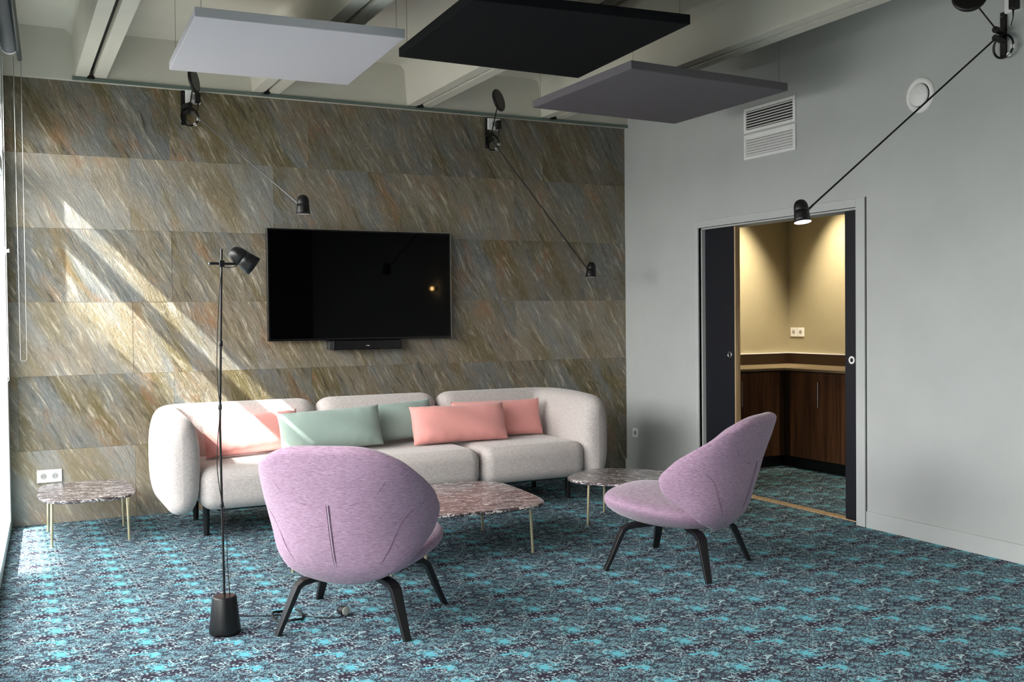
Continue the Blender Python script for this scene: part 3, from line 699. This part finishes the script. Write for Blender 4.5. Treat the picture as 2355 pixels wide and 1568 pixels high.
wall_lamp('long-arm wall lamp with grey arm on the slate wall, left of the television', (1.197, YB - .002, 2.876), nb, sb, (1.228, 7.45, 2.861), (1.766, 6.5, 2.107), (1.215, 7.20, 3.00), False, (1.235, 7.52, 2.81), GREYROD, turn=1.3)
wall_lamp('long-arm wall lamp with black arm on the slate wall, right of the television', (3.585, YB - .002, 2.865), nb, sb, (3.577, 7.45, 2.82), (4.295, 7.1, 1.742), (3.50, 7.15, 3.05), False, (3.616, 7.52, 2.788), BLACK, (.12, .05, 1))
wall_lamp('long-arm wall lamp with lit head on the grey right wall above the doorway', (XR - .002, 3.775, 2.87), nr, sr, (4.82, 3.749, 2.859), (3.858, 4.2, 1.918), (4.60, 3.741, 3.03), True, (4.885, 3.755, 2.80), BLACK, (.02, .19, 1))
socket('white socket at the top of the slate wall behind the left wall lamp', (1.262, YB - .002, 2.955), nb, sb, plug='behind the left wall lamp', group='high sockets for the wall lamps')
socket('white socket at the top of the slate wall behind the right black wall lamp', (3.637, YB - .002, 2.94), nb, sb, plug='behind the right slate-wall lamp', group='high sockets for the wall lamps')
socket('white socket at the top right corner of the grey wall beside the lit lamp', (XR, 3.70, 3.02), nr, sr, plug='beside the lit wall lamp', group='high sockets for the wall lamps')
socket('white double socket low on the slate wall above the window table', (.2795, YB - .002, .325), nb, sb, .155, .086, 2)
socket('small white single socket low on the grey wall beside the sofa', (XR, 7.406, .349), nr, sr, .08, .081, 1)
socket('left of the two pale sockets on the olive pantry wall', (XO, 7.56, 1.19), nr, sr, .085, .085, 1, group='pantry sockets')
socket('right of the two pale sockets on the olive pantry wall', (XO, 7.465, 1.19), nr, sr, .085, .085, 1, group='pantry sockets')
# a warm lamp on the right wall beyond the frame, seen only in the television screen
t = thing('wall_sconce', 'small warm wall light on the right wall, mirrored in the television', 'wall lamp', (XR, 3.10, 1.73))
MB().lathe([(.03, 0), (.03, .02), (.012, .03), (.012, .05)], Matrix.Rotation(-PI / 2, 4, 'Y'), 20).build('sconce_base', BLACK, t)
MB().lathe([(.001, .05), (.018, .056), (.024, .07), (.018, .086), (.001, .092)], Matrix.Rotation(-PI / 2, 4, 'Y'), 20).build('bulb', emit('warm_bulb', (255, 205, 130), 110), t)

# ------------------------------------------------------------------ vents
def vent(label, zc, closed):
    t = thing('wall_vent', label, 'vent', (XR, 5.67, zc), 0, 'white louvred wall vents'); hw, hh = .27, .09
    m = MB()
    for a in ((-hw, hw, hh - .022, hh), (-hw, hw, -hh, -hh + .022), (-hw, -hw + .024, -hh + .022, hh - .022), (hw - .024, hw, -hh + .022, hh - .022)):
        m.box(-.012, 0, a[0], a[1], a[2], a[3])
    m.build('vent_frame', WHITE, t, bevel=.002)
    MB().box(-.0015, .0, -hw + .02, hw - .02, -hh + .02, hh - .02).build('vent_backing', DARKRUB, t)
    n_ = 7
    for k in range(n_):
        z = -hh + .022 + (2 * hh - .044) * (k + .5) / n_; q = .0055 if not closed else .0090
        MB().add([(x_, y_, z + (q if x_ > -.006 else -q * .7) + dz) for x_ in (-.010, -.002) for y_ in (-hw + .024, hw - .024) for dz in ((-.001, .001) if not closed else (-.0015, .0015))], [(0, 1, 3, 2), (4, 6, 7, 5), (0, 4, 5, 1), (2, 3, 7, 6), (0, 2, 6, 4), (1, 5, 7, 3)]).build('slat', WHITE, t)
vent('upper white wall vent with dark open slats, under the grey panel', 2.778, False)
vent('lower white wall vent with closed pale slats', 2.585, True)
t = thing('exhaust_valve', 'round white exhaust valve on the grey wall behind the lamp arm', 'vent', (XR, 4.343, 2.657))
q = Matrix.Rotation(-PI / 2, 4, 'Y')
MB().lathe([(.104, 0), (.104, .004), (.096, .012), (.078, .014), (.070, .006), (.068, .001)], q, 48, False).build('valve_ring', WHITE, t)
MB().lathe([(.066, .010), (.067, .017), (.062, .022), (.001, .026)], q, 48).build('valve_disc', WHITE, t)
MB().lathe([(.074, .001), (.001, .0015)], q, 40, False).build('valve_gap', DARKRUB, t)

# ------------------------------------------------------------------ pantry cabinets
FX, FY = 6.25, 7.03      # front planes
t = thing('base_cabinet', 'walnut base cabinet on the right side of the pantry, bar handle', 'cabinet', (6.55, 6.4, 0), 0, 'pantry base cabinets')
MB().box(FX + .022 - 6.55, XO - .002 - 6.55, 4.2 - 6.4, YO - .01 - 6.4, .1, .862).build('carcass', DARKBROWN, t)
MB().box(FX + .06 - 6.55, XO - .002 - 6.55, 4.2 - 6.4, YO - .01 - 6.4, 0, .1).build('plinth', BLACK, t)
for k in range(4):
    y1 = FY - .07 - k * .6 - .002; y0 = y1 - .596
    d = MB().box(FX - 6.55, FX + .02 - 6.55, y0 - 6.4, y1 - 6.4, .105, .855).build('door', WALNUT, t, bevel=.0015)
    if k % 2 == 0:
        hy = y0 + .13 if k == 0 else y0 + .13
        MB().tube([(FX - .03 - 6.55, 6.583 - 6.4 - k * .6, .562), (FX - .03 - 6.55, 6.583 - 6.4 - k * .6, .782)], .0065, 10).build('handle', CHROME, d)
t = thing('base_cabinet', 'walnut base cabinet along the pantry back wall, beyond the chair', 'cabinet', (5.7, 7.3, 0), 0, 'pantry base cabinets')
MB().box(XR + .2 - 5.7, FX + .015 - 5.7, FY + .022 - 7.3, YO - .002 - 7.3, .1, .862).build('carcass', DARKBROWN, t)
MB().box(XR + .2 - 5.7, FX + .015 - 5.7, FY + .06 - 7.3, YO - .002 - 7.3, 0, .1).build('plinth', BLACK, t)
for k in range(2):
    x1 = FX - .05 - k * .5; x0 = x1 - .496
    d = MB().box(x0 - 5.7, x1 - 5.7, FY - 7.3, FY + .02 - 7.3, .105, .855).build('door', WALNUT, t, bevel=.0015)
    MB().tube([(x0 + .045 - 5.7, FY - .03 - 7.3, .562), (x0 + .045 - 5.7, FY - .03 - 7.3, .782)], .0065, 10).build('handle', CHROME, d)
m = MB(); m.box(FX - .015, XO - .002, 4.2, FY - .015, .864, .886); m.box(XR + .2, XO - .002, FY - .015, YO - .002, .864, .886)
tag(m.build('worktop', COUNTER, bevel=.002), 'brown worktop running round the pantry corner', 'worktop')
m = MB(); m.box(XO - .022, XO - .002, 4.2, YO - .022, .888, .985); m.box(XR + .2, XO - .002, YO - .022, YO - .002, .888, .985)
b = tag(m.build('splashback', DARKBROWN), 'dark brown splashback strip above the pantry worktop', 'splashback')
m = MB(); m.box(XO - .025, XO - .002, 4.2, YO - .025, .986, .996); m.box(XR + .2, XO - .002, YO - .025, YO - .002, .986, .996)
m.build('top_edge', WHITE, b)
